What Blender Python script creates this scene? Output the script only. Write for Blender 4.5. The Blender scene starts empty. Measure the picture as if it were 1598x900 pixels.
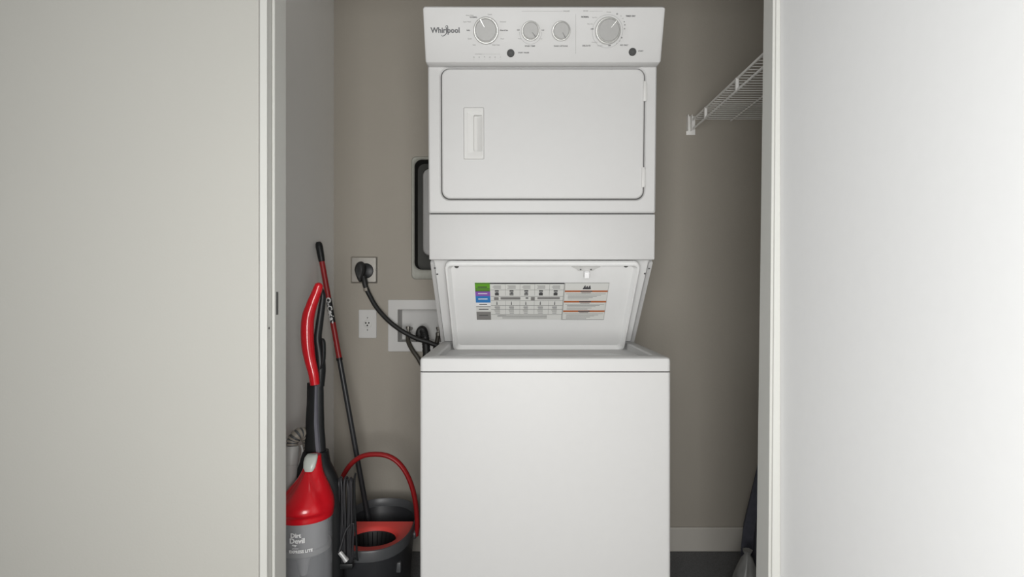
import bpy, bmesh, math, random
from mathutils import Vector, Matrix
random.seed(7)
PI = math.pi
scene = bpy.context.scene
C = scene.collection
F = 909.0                      # focal length in pixels of the 1598x900 frame
EYE = 1.12

# ---------------------------------------------------------------- camera
cam_d = bpy.data.cameras.new('camera'); cam_d.sensor_width = 36; cam_d.lens = 36*F/1598
cam_d.clip_start = 0.02
cam = bpy.data.objects.new('camera', cam_d); C.objects.link(cam)
cam.location = (0, 0, EYE); cam.rotation_euler = (PI/2, 0, 0)
scene.camera = cam
# ---------------------------------------------------------------- light
vs = scene.view_settings
scene.display_settings.display_device = 'sRGB'
vs.view_transform = 'Standard'; vs.look = 'None'; vs.gamma = 1; vs.use_curve_mapping = False
vs.exposure = 0.0
w = bpy.data.worlds.new('world'); scene.world = w; w.use_nodes = True
w.node_tree.nodes['Background'].inputs[0].default_value = (0.85, 0.92, 1, 1)
w.node_tree.nodes['Background'].inputs[1].default_value = 1.0
def area(name, loc, target, sx, sy, power, col):
    l = bpy.data.lights.new(name, 'AREA'); l.shape = 'RECTANGLE'; l.size = sx; l.size_y = sy
    l.energy = power; l.color = col
    o = bpy.data.objects.new(name, l); C.objects.link(o); o.location = loc
    o.rotation_euler = (Vector(target)-Vector(loc)).to_track_quat('-Z', 'Y').to_euler()
    return o
area('added_main_light', (0.0, -0.52, 1.15), (0.0, 1, 1.15), 0.85, 1.0, 33, (1, 0.99, 0.97))  # unseen main light, added behind the camera
area('added_low_fill', (0.0, -0.50, 0.78), (0.0, 1, 0.78), 0.85, 0.4, 10, (1, 0.99, 0.97))  # unseen low fill, added to lift the lower closet
area('added_side_fill', (-1.60, -0.1, 1.2), (0, -0.1, 1.2), 0.8, 1.4, 7, (0.97, 0.99, 1))  # unseen fill from the left, added to brighten the door leaf
area('added_closet_fill', (-0.35, 1.75, 2.55), (-0.35, 1.75, 0), 0.3, 0.3, 0.3, (1, 0.975, 0.94))  # added fill light inside the closet, no source seen there

# ---------------------------------------------------------------- materials
def srgb(r, g, b):
    f = lambda c: (c/255/12.92) if c/255 <= 0.04045 else ((c/255+0.055)/1.055)**2.4
    return (f(r), f(g), f(b), 1)
def mat(name, col, rough=0.5, metal=0, noise=0.0, nscale=40, bump=0.0, bscale=150, spec=0.5, alpha=1, trans=0, coat=0, emit=None):
    m = bpy.data.materials.new(name); m.use_nodes = True
    nt = m.node_tree; b = nt.nodes['Principled BSDF']
    b.inputs['Base Color'].default_value = col
    b.inputs['Roughness'].default_value = rough; b.inputs['Metallic'].default_value = metal
    b.inputs['Specular IOR Level'].default_value = spec
    b.inputs['Alpha'].default_value = alpha; b.inputs['Transmission Weight'].default_value = trans
    b.inputs['Coat Weight'].default_value = coat
    tc = nt.nodes.new('ShaderNodeTexCoord')
    n = nt.nodes.new('ShaderNodeTexNoise'); n.inputs['Scale'].default_value = nscale; n.inputs['Detail'].default_value = 5
    nt.links.new(tc.outputs['Object'], n.inputs['Vector'])
    mx = nt.nodes.new('ShaderNodeMix'); mx.data_type = 'RGBA'
    k = noise if noise else 0.015
    mx.inputs[6].default_value = tuple(c*(1-k) for c in col[:3])+(1,)
    mx.inputs[7].default_value = tuple(min(1, c*(1+k)) for c in col[:3])+(1,)
    nt.links.new(n.outputs['Fac'], mx.inputs[0]); nt.links.new(mx.outputs[2], b.inputs['Base Color'])
    if bump:
        n2 = nt.nodes.new('ShaderNodeTexNoise'); n2.inputs['Scale'].default_value = bscale; n2.inputs['Detail'].default_value = 3
        nt.links.new(tc.outputs['Object'], n2.inputs['Vector'])
        bp = nt.nodes.new('ShaderNodeBump'); bp.inputs['Strength'].default_value = bump; bp.inputs['Distance'].default_value = 0.002
        nt.links.new(n2.outputs['Fac'], bp.inputs['Height']); nt.links.new(bp.outputs['Normal'], b.inputs['Normal'])
    if emit:
        b.inputs['Emission Color'].default_value = emit; b.inputs['Emission Strength'].default_value = 3
    return m
M_wall = mat('room_wall_paint', (0.435, 0.428, 0.395, 1), 0.75, noise=0.02, nscale=3, bump=0.12, bscale=180)
M_room = mat('low_bounce_room_paint', (0.16, 0.16, 0.16, 1), 0.8, bump=0.1)  # unseen room walls kept dark to cut bounced light
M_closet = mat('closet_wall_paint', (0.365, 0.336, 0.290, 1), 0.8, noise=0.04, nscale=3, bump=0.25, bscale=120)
M_closet_side_lit = mat('closet_side_lit_paint', (0.82, 0.81, 0.785, 1), 0.8, noise=0.03, nscale=3, bump=0.2, bscale=120)  # closet paint lightened: the side walls' brighter light is put into the colour
M_trim = mat('trim_paint', (0.56, 0.56, 0.53, 1), 0.4)
M_doorp = mat('door_paint', (0.885, 0.89, 0.89, 1), 0.5)
M_base = mat('baseboard_paint', (0.52, 0.495, 0.45, 1), 0.5)
M_ceil = mat('ceiling_paint', (0.5, 0.5, 0.49, 1), 0.9, bump=0.2)
M_carpet = mat('charcoal_carpet', (0.14, 0.142, 0.145, 1), 0.95, noise=0.7, nscale=260, bump=1.0, bscale=400)
M_floor = mat('room_floor', (0.26, 0.24, 0.21, 1), 0.5, noise=0.08, nscale=12)
M_white = mat('white_enamel', (0.535, 0.532, 0.525, 1), 0.5)
M_white2 = mat('white_plastic', (0.58, 0.575, 0.56, 1), 0.5)
M_lidin = mat('lid_inner_enamel', (0.78, 0.78, 0.77, 1), 0.4)
M_gap = mat('dark_gap', (0.03, 0.03, 0.03, 1), 0.8)
M_seal = mat('grey_seal', (0.09, 0.09, 0.085, 1), 0.7)
M_knob = mat('brushed_knob', (0.27, 0.268, 0.26, 1), 0.5, 0.2, noise=0.06, nscale=90)
M_knobrim = mat('knob_rim', (0.52, 0.52, 0.50, 1), 0.3, 0.3)
M_knobdark = mat('knob_pointer', (0.12, 0.12, 0.12, 1), 0.5)
M_print = mat('grey_print', (0.06, 0.06, 0.06, 1), 0.6)
M_printl = mat('pale_grey_print', (0.20, 0.20, 0.195, 1), 0.6)
M_logo = mat('dark_logo_print', (0.07, 0.07, 0.075, 1), 0.5)
M_button = mat('dark_button', (0.045, 0.045, 0.045, 1), 0.7)
M_black = mat('black_plastic', (0.012, 0.013, 0.014, 1), 0.4, spec=0.35)
M_brass = mat('dull_valve_metal', (0.20, 0.19, 0.17, 1), 0.4, 0.7)
M_cord = mat('grey_black_cord', (0.030, 0.030, 0.033, 1), 0.3)
M_rubber = mat('black_rubber', (0.012, 0.012, 0.012, 1), 0.55)
M_dgrey = mat('charcoal_plastic', (0.028, 0.029, 0.032, 1), 0.38, noise=0.1)
M_mgrey = mat('mid_grey_plastic', (0.075, 0.078, 0.082, 1), 0.4)
M_lilac = mat('grey_stripe', (0.14, 0.14, 0.165, 1), 0.35)
M_red = mat('glossy_red_plastic', (0.56, 0.004, 0.012, 1), 0.28, coat=0.3)
M_dred = mat('dull_red_plastic', (0.30, 0.012, 0.014, 1), 0.4)
M_tray = mat('tray_red_plastic', (0.75, 0.07, 0.06, 1), 0.45)
M_steel = mat('stainless_plate', (0.50, 0.48, 0.44, 1), 0.33, 0.8, noise=0.1)
M_galv = mat('galvanised_metal', (0.06, 0.06, 0.054, 1), 0.6, 0.5, noise=0.15)
M_flange = mat('vent_box_flange', (0.36, 0.36, 0.32, 1), 0.6, 0.2, noise=0.15, nscale=60)
M_duct = mat('aluminium_duct', (0.50, 0.50, 0.50, 1), 0.45, 0.4)
M_chrome = mat('chrome', (0.7, 0.7, 0.68, 1), 0.2, 1)
M_braid = mat('braided_hose', (0.05, 0.045, 0.035, 1), 0.5, noise=0.8, nscale=260)
M_hose = mat('hose_grey_beige', (0.26, 0.235, 0.20, 1), 0.45)
M_wand = mat('pale_grey_plastic', (0.40, 0.40, 0.385, 1), 0.4)
M_clear = mat('smoky_clear_plastic', (0.40, 0.41, 0.43, 1), 0.12, alpha=0.34)
M_filter = mat('filter_grey', (0.42, 0.42, 0.42, 1), 0.6)
M_button_pale = mat('pale_button', (0.52, 0.56, 0.52, 1), 0.3)
M_label = mat('label_paper', (0.68, 0.68, 0.65, 1), 0.5)
M_wprint = mat('white_print', (0.8, 0.8, 0.8, 1), 0.5)
M_green = mat('label_green', srgb(100, 160, 45), 0.5)
M_purple = mat('label_purple', srgb(140, 90, 175), 0.5)
M_blue = mat('label_blue', srgb(55, 125, 190), 0.5)
M_orange = mat('label_orange', srgb(175, 95, 50), 0.5)
M_lgrey = mat('label_grey', srgb(130, 128, 125), 0.5)
M_fabric = mat('navy_charcoal_fabric', (0.075, 0.078, 0.10, 1), 0.85, noise=0.2, nscale=60, bump=0.4, bscale=200)
M_bag = mat('crumpled_grey_film', (0.30, 0.30, 0.29, 1), 0.35, noise=0.35, nscale=30, alpha=0.85)
M_wire = mat('white_coated_wire', (0.88, 0.87, 0.84, 1), 0.4)
M_lamp = mat('added_lamp_glow', (0.9, 0.9, 0.9, 1), 0.5, emit=(1, 0.97, 0.93, 1))  # glow of the added closet lamp

# ---------------------------------------------------------------- helpers
def P(px, py, d):              # a point d metres ahead, read off the photograph
    return Vector(((px-799)*d/F, d, EYE-(py-450)*d/F))
def hit(px, py, p0, n):        # where the line of sight meets a real plane
    r = P(px, py, 1.0)-Vector((0, 0, EYE)); o = Vector((0, 0, EYE))
    return o + r*((p0-o).dot(n)/r.dot(n))
WL = {}
def thing(name, label, cat, loc, group=None):
    o = bpy.data.objects.new(name, None); C.objects.link(o); o.location = loc
    o.empty_display_size = 0.05
    o['label'] = label; o['category'] = cat
    if group: o['group'] = group
    WL[o.name] = Vector(loc); return o
def obj(name, bm, mats, parent=None, smooth=True, angle=35):
    """links a bmesh held in world coordinates as ONE mesh object"""
    if not isinstance(mats, (list, tuple)): mats = [mats]
    bmesh.ops.recalc_face_normals(bm, faces=bm.faces)
    co = [v.co for v in bm.verts]
    lo = Vector((min(c[i] for c in co) for i in range(3))); hi = Vector((max(c[i] for c in co) for i in range(3)))
    c = (lo+hi)/2
    bmesh.ops.translate(bm, verts=bm.verts, vec=-c)
    me = bpy.data.meshes.new(name); bm.to_mesh(me); bm.free()
    for m in mats: me.materials.append(m)
    if smooth:
        me.shade_smooth(); me.set_sharp_from_angle(angle=math.radians(angle))
    o = bpy.data.objects.new(name, me); C.objects.link(o)
    if parent:
        o.parent = parent; o.location = c-WL[parent.name]
    else: o.location = c
    WL[o.name] = c
    return o
def struct(name, bm, m, parent=None, smooth=False):
    o = obj(name, bm, m, parent, smooth)
    o['kind'] = 'structure'; return o
def new(): return bmesh.new()
def setmi(faces, mi):
    for f in faces: f.material_index = mi
def box(bm, x0, x1, y0, y1, z0, z1, bev=0, seg=2, mi=0):
    v = [bm.verts.new((x, y, z)) for x in (x0, x1) for y in (y0, y1) for z in (z0, z1)]
    fs = [bm.faces.new([v[i] for i in q]) for q in ((0,1,3,2),(4,6,7,5),(0,4,5,1),(2,3,7,6),(0,2,6,4),(1,5,7,3))]
    if bev:
        es = list({e for f in fs for e in f.edges})
        r = bmesh.ops.bevel(bm, geom=es, offset=bev, segments=seg, profile=0.5, affect='EDGES')
        fs = [f for f in r['faces']]
    setmi(fs, mi); return v
def hexa(bm, pts, mi=0):       # 8 points: bottom loop then top loop
    v = [bm.verts.new(p) for p in pts]
    fs = [bm.faces.new([v[i] for i in q]) for q in ((0,1,2,3),(7,6,5,4),(0,4,5,1),(1,5,6,2),(2,6,7,3),(3,7,4,0))]
    setmi(fs, mi); return v
def rrect(cx, cz, w, h, r, n=6):    # rounded rectangle loop in 2-D, 4*(n+1) points
    out = []
    for k, (sx, sz) in enumerate(((1,1),(-1,1),(-1,-1),(1,-1))):
        for i in range(n+1):
            a = PI/2*k + PI/2*i/n
            out.append((cx+sx*(w/2-r)+r*math.cos(a), cz+sz*(h/2-r)+r*math.sin(a)))
    return out
def ring(bm, loop): return [bm.verts.new(p) for p in loop]
def bridge(bm, a, b, mi=0):
    n = len(a); fs = [bm.faces.new((a[i], a[(i+1) % n], b[(i+1) % n], b[i])) for i in range(n)]
    setmi(fs, mi); return fs
def cap(bm, a, mi=0):
    f = bm.faces.new(a); f.material_index = mi; return f
def loft(bm, loops, capa=True, capb=True, mi=0):
    rs = [ring(bm, l) for l in loops]
    for a, b in zip(rs, rs[1:]): bridge(bm, a, b, mi)
    if capa: cap(bm, rs[0], mi)
    if capb: cap(bm, rs[-1], mi)
    return rs
def frame_slab(bm, fr, outer, inner, depth_prof, mi=0):
    """fr(u,v,n)->point; outer/inner loops (2-D); front plate with a recess of given depth"""
def smooth_path(pts, n=8):
    pts = [Vector(p) for p in pts]; out = []
    for i in range(len(pts)-1):
        p0 = pts[max(i-1, 0)]; p1 = pts[i]; p2 = pts[i+1]; p3 = pts[min(i+2, len(pts)-1)]
        for k in range(n):
            t = k/n
            out.append(0.5*((2*p1)+(-p0+p2)*t+(2*p0-5*p1+4*p2-p3)*t*t+(-p0+3*p1-3*p2+p3)*t**3))
    out.append(pts[-1]); return out
def interp(vals, n):
    out = []
    for i in range(len(vals)-1):
        for k in range(n):
            t = k/n; t = t*t*(3-2*t); out.append(vals[i]*(1-t)+vals[i+1]*t)
    out.append(vals[-1]); return out
def tube(bm, pts, r, seg=12, closed=False, ref=None, flat=1.0, mi=0, capped=True):
    """swept tube; r number or list; ref = direction along which the radius is multiplied by flat"""
    pts = [Vector(p) for p in pts]; n = len(pts)
    rr = r if isinstance(r, (list, tuple)) else [r]*n
    loops = []; prev = None
    for i, p in enumerate(pts):
        if closed: t = (pts[(i+1) % n]-pts[i-1]).normalized()
        else: t = (pts[min(i+1, n-1)]-pts[max(i-1, 0)]).normalized()
        a = Vector(ref) if ref is not None else (prev if prev is not None else Vector((0.31, 0.9, 0.2)))
        a = (a-t*a.dot(t)).normalized(); b = t.cross(a); prev = a
        loops.append([p+a*math.cos(2*PI*k/seg)*rr[i]*flat+b*math.sin(2*PI*k/seg)*rr[i] for k in range(seg)])
    rs = [ring(bm, l) for l in loops]
    for a, b in zip(rs, rs[1:]): bridge(bm, a, b, mi)
    if closed: bridge(bm, rs[-1], rs[0], mi)
    elif capped: cap(bm, rs[0], mi); cap(bm, rs[-1], mi)
    return rs
def lathe(bm, o, axis, prof, seg=32, mi=0, capa=True, capb=True):
    """prof = [(radius, distance along axis)]"""
    axis = Vector(axis).normalized(); a = axis.orthogonal().normalized(); b = axis.cross(a); o = Vector(o)
    loops = [[o+axis*h+a*math.cos(2*PI*k/seg)*r+b*math.sin(2*PI*k/seg)*r for k in range(seg)] for r, h in prof]
    return loft(bm, loops, capa, capb, mi)
def quad(bm, pts, mi=0):
    f = bm.faces.new([bm.verts.new(p) for p in pts]); f.material_index = mi
_dg = None
def text_pts(s, size, extrude=0.0, align='CENTER', bold=0.0, shear=0.0):
    cu = bpy.data.curves.new('tmp_text', 'FONT'); cu.body = s; cu.size = size; cu.extrude = extrude
    cu.align_x = align; cu.align_y = 'CENTER'; cu.offset = bold; cu.shear = shear; cu.resolution_u = 2
    o = bpy.data.objects.new('tmp_text', cu); C.objects.link(o)
    bpy.context.view_layer.update()
    me = bpy.data.meshes.new_from_object(o.evaluated_get(bpy.context.evaluated_depsgraph_get()))
    v = [tuple(p.co) for p in me.vertices]; f = [tuple(p.vertices) for p in me.polygons]
    bpy.data.objects.remove(o); bpy.data.curves.remove(cu); bpy.data.meshes.remove(me)
    return v, f
def add_text(bm, s, size, fr, mi=0, **k):      # fr(u, v) -> world point
    v, f = text_pts(s, size, **k)
    vv = [bm.verts.new(fr(p[0], p[1])) for p in v]
    for q in f:
        try: bm.faces.new([vv[i] for i in q]).material_index = mi
        except ValueError: pass

# ================================================================ the setting
YF, YB = 1.333, 1.446          # front wall, room side and closet side
CL, CR, CB, H = -0.762, 1.085, 2.49, 2.60
RX0, RX1, RY0 = -1.65, 1.75, -0.62
JL = -0.5617                   # left jamb face
JR = 0.632
HEAD = 2.06
b = new(); box(b, RX0, RX1, YF+0.02, CB+0.2, -0.05, 0); struct('floor', b, M_carpet)
b = new(); box(b, RX0, RX1, RY0, YF+0.02, -0.05, 0); struct('floor_room', b, M_floor)
b = new(); box(b, RX0, RX1, RY0, CB+0.2, H, H+0.05); struct('ceiling', b, M_ceil)
b = new(); box(b, RX0, JL-0.018, YF, YB-0.001, 0, H, 0.002); struct('wall_front_left', b, M_wall)
b = new(); box(b, JR+0.02, RX1, YF, YB-0.001, 0, H); struct('wall_front_right', b, M_wall)
b = new(); box(b, JL-0.018, JR+0.02, YF, YB-0.001, HEAD+0.018, H); struct('wall_front_header', b, M_wall)
b = new()
for y0, y1, z0, z1 in ((RY0, -0.5, 0, H), (0.3, YF, 0, H), (-0.5, 0.3, 0, 0.5), (-0.5, 0.3, 1.9, H)): box(b, RX0-0.1, RX0, y0, y1, z0, z1)
bmesh.ops.remove_doubles(b, verts=b.verts, dist=1e-5); struct('wall_room_left', b, M_room)
b = new()
for y0, y1, z0, z1 in ((-0.5, 0.3, 0.5, 0.54), (-0.5, 0.3, 1.86, 1.9), (-0.5, -0.46, 0.54, 1.86), (0.26, 0.3, 0.54, 1.86)): box(b, RX0-0.08, RX0-0.02, y0, y1, z0, z1, 0.003)
struct('added_window_2', b, M_trim)  # unseen window, added as an opening for the side fill
b = new(); box(b, RX1, RX1+0.1, RY0, YF, 0, H); struct('wall_room_right', b, M_room)
def holed(bm, x0, x1, z0, z1, y0, y1, holes):
    xs = sorted({x0, x1, *[v for h in holes for v in h[:2]]}); zs = sorted({z0, z1, *[v for h in holes for v in h[2:]]})
    for a, c in zip(xs, xs[1:]):
        run = []
        for d, e in zip(zs, zs[1:]):
            cx, cz = (a+c)/2, (d+e)/2
            if any(h[0] < cx < h[1] and h[2] < cz < h[3] for h in holes): continue
            box(bm, a, c, y0, y1, d, e)
    bmesh.ops.remove_doubles(bm, verts=bm.verts, dist=1e-5)
WX0, WX1, WZ0, WZ1 = -0.50, 0.50, 0.55, 1.75
b = new(); holed(b, RX0, RX1, 0, H, RY0-0.1, RY0, [(WX0, WX1, WZ0, WZ1)]); struct('wall_room_back', b, M_room)
b = new()
for x0, x1, z0, z1 in ((WX0, WX1, WZ0, WZ0+0.04), (WX0, WX1, WZ1-0.04, WZ1), (WX0, WX0+0.04, WZ0+0.04, WZ1-0.04), (WX1-0.04, WX1, WZ0+0.04, WZ1-0.04), (-0.02, 0.02, WZ0+0.04, WZ1-0.04)):
    box(b, x0, x1, RY0-0.08, RY0-0.02, z0, z1, 0.003)
struct('added_window_1', b, M_trim)  # unseen window, added to go with the light behind the camera
# closet walls
VB = (-0.419, -0.10, 1.197, 1.673)     # vent box hole
OB = (-0.487, -0.265, 0.893, 1.030)    # washer outlet box hole
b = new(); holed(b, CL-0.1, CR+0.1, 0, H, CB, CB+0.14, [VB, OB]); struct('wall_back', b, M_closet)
b = new(); box(b, CL-0.1, CL, YB, CB, 0, H); struct('wall_left', b, M_closet_side_lit)
b = new(); box(b, CR, CR+0.1, YB, CB, 0, H); struct('wall_right', b, M_closet_side_lit)
def baseboard(name, x0, x1, y0, y1, side):
    b = new(); h = 0.104
    box(b, x0, x1, y0, y1, 0, h, 0.006, 3); return struct(name, b, M_base)
baseboard('baseboard_back', CL+0.001, CR-0.001, CB-0.014, CB-0.0005, 'b')
baseboard('baseboard_left', CL+0.0005, CL+0.014, YB+0.001, CB-0.015, 'l')
baseboard('baseboard_right', CR-0.014, CR-0.0005, YB+0.001, CB-0.015, 'r')
# left jamb, with its stop
b = new(); box(b, JL-0.017, JL, YF+0.0015, YB-0.001, 0, HEAD, 0.0015)
jamb = struct('trim_1', b, M_trim)
b = new(); box(b, JL, JL+0.0065, 1.361, 1.4345, 0, HEAD, 0.0045, 4)
struct('stop', b, M_trim, jamb)
b = new(); box(b, JL, JL+0.0012, 1.342, 1.348, 1.026, 1.031, 0.0005)
struct('screw_hole', b, M_seal, jamb)
b = new(); box(b, JL+0.0065, JL+0.0075, 1.370, 1.382, 1.058, 1.112, 0.0004); struct('strike_plate', b, M_seal, jamb)
# right jamb: a stop that stands a little out of plumb (narrower at its foot)
b = new(); box(b, JR, JR+0.018, YF+0.0015, YB-0.001, 0, HEAD, 0.001)
jr = struct('trim_2', b, M_trim)
za, zb = 0.0, HEAD
xb = lambda z: 0.6061+(z-0.40)*0.0133
xf = lambda z: 0.6061+(z-0.40)*0.0075
b = new()
hexa(b, [(xb(za), 1.446, za), (xf(za), 1.372, za), (JR, 1.372, za), (JR, 1.446, za),
         (xb(zb), 1.446, zb), (xf(zb), 1.372, zb), (JR, 1.372, zb), (JR, 1.446, zb)])
bmesh.ops.bevel(b, geom=[e for e in b.edges if abs(e.verts[0].co.z-e.verts[1].co.z) > 1 and e.verts[0].co.y < 1.38 and e.verts[0].co.x < JR-0.005], offset=0.006, segments=4, affect='EDGES')
struct('stop', b, M_trim, jr, smooth=True)
b = new(); box(b, JL, JR, YF+0.0015, YB-0.001, HEAD, HEAD+0.017); struct('trim_3', b, M_trim)
# the open door leaf at the right, swung into the room
b = new()
box(b, JR-0.001, JR+0.034, 0.50, 1.3715, 0.012, HEAD-0.004, 0.002)
for v in b.verts: v.co.x -= (1.3715-v.co.y)*0.07
leaf = struct('door_1', b, M_doorp)
for z in (0.25, 1.05, 1.85):
    b = new(); lathe(b, (JR+0.036, 1.325, z-0.045), (0, 0, 1), [(0.006, 0), (0.006, 0.09)], 12); struct('hinge', b, M_steel, leaf, True)
# unseen closet lamp, added to fill the closet with light
t = thing('added_closet_lamp', 'unseen round white lamp added on the closet ceiling for fill light', 'lamp', (-0.35, 1.75, H))
b = new(); lathe(b, (-0.35, 1.75, H), (0, 0, -1), [(0.14, 0.0005), (0.14, 0.03)], 32); obj('added_lamp_base', b, M_white2, t)
b = new(); lathe(b, (-0.35, 1.75, H-0.0305), (0, 0, -1), [(0.13, 0), (0.125, 0.015), (0.09, 0.03), (0.03, 0.037)], 32); obj('added_diffuser', b, M_lamp, t)

# ================================================================ stacked washer and dryer
X0, X1 = -0.2535, 0.4366; XC = (X0+X1)/2; WB = 2.40; WF = 1.60
LC = thing('laundry_center', 'tall white stacked washer and dryer standing in the middle of the closet', 'washer dryer', (XC, 2.0, 0))
# washer cabinet
b = new()
lo = [(x, y) for x, y in rrect(XC, (WF+WB)/2, X1-X0, WB-WF, 0.010, 4)]
tub = lambda R_, z, n=20: [(XC+R_*math.cos(2*PI*(k+.5)/n), 1.80+R_*math.sin(2*PI*(k+.5)/n)*(.72 if R_ > .17 else 1), z) for k in range(n)]
loft(b, [[(x, y, z) for x, y in lo] for z in (0.02, 0.8895)]+[tub(.24, .8895), tub(.24, .88), tub(.225, .55), tub(.05, .54)])
obj('washer_cabinet', b, M_white, LC)
b = new(); lathe(b, (XC, 1.80, .545), (0, 0, 1), [(.08, 0), (.075, .03), (.035, .06), (.03, .24), (.022, .26)], 24); obj('agitator', b, M_white2, LC)
for sx in (X0+0.06, X1-0.06):
    for sy in (WF+0.06, WB-0.06):
        b = new(); lathe(b, (sx, sy, 0), (0, 0, 1), [(0.025, 0.001), (0.022, 0.02)], 16); obj('leveling_foot', b, M_rubber, LC)
b = new()
for x0, x1, y0, y1 in ((X0+.006, X1-.006, WF+.006, WF+.02), (X0+.006, X0+.02, WF+.02, WB-.02), (X1-.02, X1-.006, WF+.02, WB-.02), (X0+.006, X1-.006, WB-.02, WB-.008)): box(b, x0, x1, y0, y1, 0.8895, 0.8925)
bmesh.ops.remove_doubles(b, verts=b.verts, dist=1e-5); obj('top_seam', b, M_gap, LC)
# washer top with the loading opening
DT = 0.930
b = new()
def rl(x0, x1, y0, y1, r, z, n=4): return [(x, y, z) for x, y in rrect((x0+x1)/2, (y0+y1)/2, x1-x0, y1-y0, r, n)]
LX0, LX1, LY0, LY1 = -0.212, 0.400, 1.655, 2.062
outer = [rl(X0, X1, WF, WB, 0.010, 0.8925), rl(X0, X1, WF, WB, 0.010, DT-0.008),
         rl(X0+0.0015, X1-0.0015, WF+0.0015, WB-0.0015, 0.010, DT-0.003), rl(X0+0.006, X1-0.006, WF+0.006, WB-0.006, 0.010, DT),
         rl(LX0-0.004, LX1+0.004, LY0-0.004, LY1+0.004, 0.024, DT), rl(LX0, LX1, LY0, LY1, 0.02, DT-0.004),
         rl(LX0, LX1, LY0, LY1, 0.02, DT-0.022), rl(LX0+0.035, LX1-0.035, LY0+0.03, LY1-0.12, 0.06, DT-0.026),
         rl(LX0+0.04, LX1-0.04, LY0+0.035, LY1-0.125, 0.06, 0.8925)]
rs = loft(b, outer, False, False)
bridge(b, rs[-1], rs[0])
obj('washer_top', b, M_white, LC)
# dryer: leans forward a touch, as photographed
yf = lambda z: 1.78-(z-1.2076)*0.045
def lean(bm, off=0.0):
    for v in bm.verts: v.co.y += (yf(v.co.z)-1.78)
    return bm
Z_L, Z_G, Z_T = 1.2076, 1.350, 1.800
b = new()
# body shell (behind the front panels)
box(b, X0+0.001, X1-0.001, 1.80, WB, Z_L+0.004, 1.835, 0.004)
lean(b); obj('dryer_cabinet', b, M_white, LC)
# lower panel
b = new(); box(b, X0, X1, 1.78, 1.80, Z_L, Z_G-0.0035, 0.004, 3); lean(b); obj('lower_panel', b, M_white, LC)
# front panel with the door recess
s513 = 1.767/F
dx0, dx1 = (690-799)*s513, (1004-799)*s513; dz1, dz0 = EYE+(450-110.5)*s513, EYE-(309.5-450)*s513
b = new()
def fl(x0, x1, z0, z1, r, y, n=6): return [(x, y, z) for x, z in rrect((x0+x1)/2, (z0+z1)/2, x1-x0, z1-z0, r, n)]
g = 0.0034
loops = [fl(X0, X1, Z_G, Z_T+0.004, 0.006, 1.80), fl(X0, X1, Z_G, Z_T+0.004, 0.006, 1.784),
         fl(X0+0.004, X1-0.004, Z_G+0.004, Z_T, 0.006, 1.780),
         fl(dx0-g-0.004, dx1+g+0.004, dz0-g-0.004, dz1+g+0.004, 0.030, 1.780),
         fl(dx0-g, dx1+g, dz0-g, dz1+g, 0.026, 1.784), fl(dx0-g, dx1+g, dz0-g, dz1+g, 0.026, 1.797)]
loft(b, loops, True, True); lean(b)
obj('front_panel', b, M_white, LC, angle=15)
# gasket strip seen in the gap
b = new()
loft(b, [fl(dx0+0.004, dx1-0.004, dz0+0.004, dz1-0.004, 0.024, 1.7965), fl(dx0-g+.0004, dx1+g-.0004, dz0-g+.0004, dz1+g-.0004, 0.025, 1.7965), fl(dx0-g+.0004, dx1+g-.0004, dz0-g+.0004, dz1+g-.0004, 0.025, 1.789)], False, False)
loops = [fl(dx0-g+.0004, dx1+g-.0004, dz0-g+.0004, dz1+g-.0004, 0.025, 1.789), fl(dx0+0.004, dx1-0.004, dz0+0.004, dz1-0.004, 0.024, 1.789)]
loft(b, loops, False, False); lean(b); obj('door_gasket', b, M_seal, LC)
# the door itself, with a recessed handle
hx0, hx1 = (724-799)*s513, (755.5-799)*s513; hz1, hz0 = EYE+(450-169.5)*s513, EYE-(249-450)*s513
b = new()
loops = [fl(dx0, dx1, dz0, dz1, 0.024, 1.7885), fl(dx0, dx1, dz0, dz1, 0.024, 1.780), fl(dx0+0.001, dx1-0.001, dz0+0.001, dz1-0.001, 0.024, 1.7775),
         fl(dx0+0.004, dx1-0.004, dz0+0.004, dz1-0.004, 0.022, 1.776),
         fl(hx0, hx1, hz0, hz1, 0.003, 1.776), fl(hx0, hx1, hz0, hz1, 0.003, 1.7875)]
loft(b, loops, True, True); lean(b)
door = obj('dryer_door', b, M_white, LC, angle=15)
b = new()
px = s513
rx0, rx1, rz1, rz0 = (739.5-799)*px, (753-799)*px, EYE+(450-181)*px, EYE+(450-237)*px
loops = [fl(hx0+0.0006, hx1-0.0006, hz0+0.0006, hz1-0.0006, 0.003, 1.7874), fl(hx0+0.0006, hx1-0.0006, hz0+0.0006, hz1-0.0006, 0.003, 1.7755),
         fl(hx0+0.002, hx1-0.002, hz0+0.002, hz1-0.002, 0.003, 1.7742), fl(hx0+0.010, hx1-0.005, hz0+0.012, hz1-0.012, 0.004, 1.7742),
         fl(hx0+0.013, hx1-0.005, hz0+0.016, hz1-0.014, 0.004, 1.7752),
         fl(rx0, rx1, rz0, rz1, 0.004, 1.7756), fl(rx0+0.001, rx1-0.001, rz0+0.001, rz1-0.001, 0.003, 1.7935), fl(rx0+0.002, rx1-0.002, rz0+0.002, rz1-0.002, 0.003, 1.7938)]
rs = loft(b, loops, True, True)
for q in rs[-1]+rs[-2]: q.co.y = 1.7930-(q.co.x-rx0)/(rx1-rx0)*0.0150      # the finger well is deepest at its left
lean(b)
obj('door_handle', b, M_white2, door, angle=15)
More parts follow.
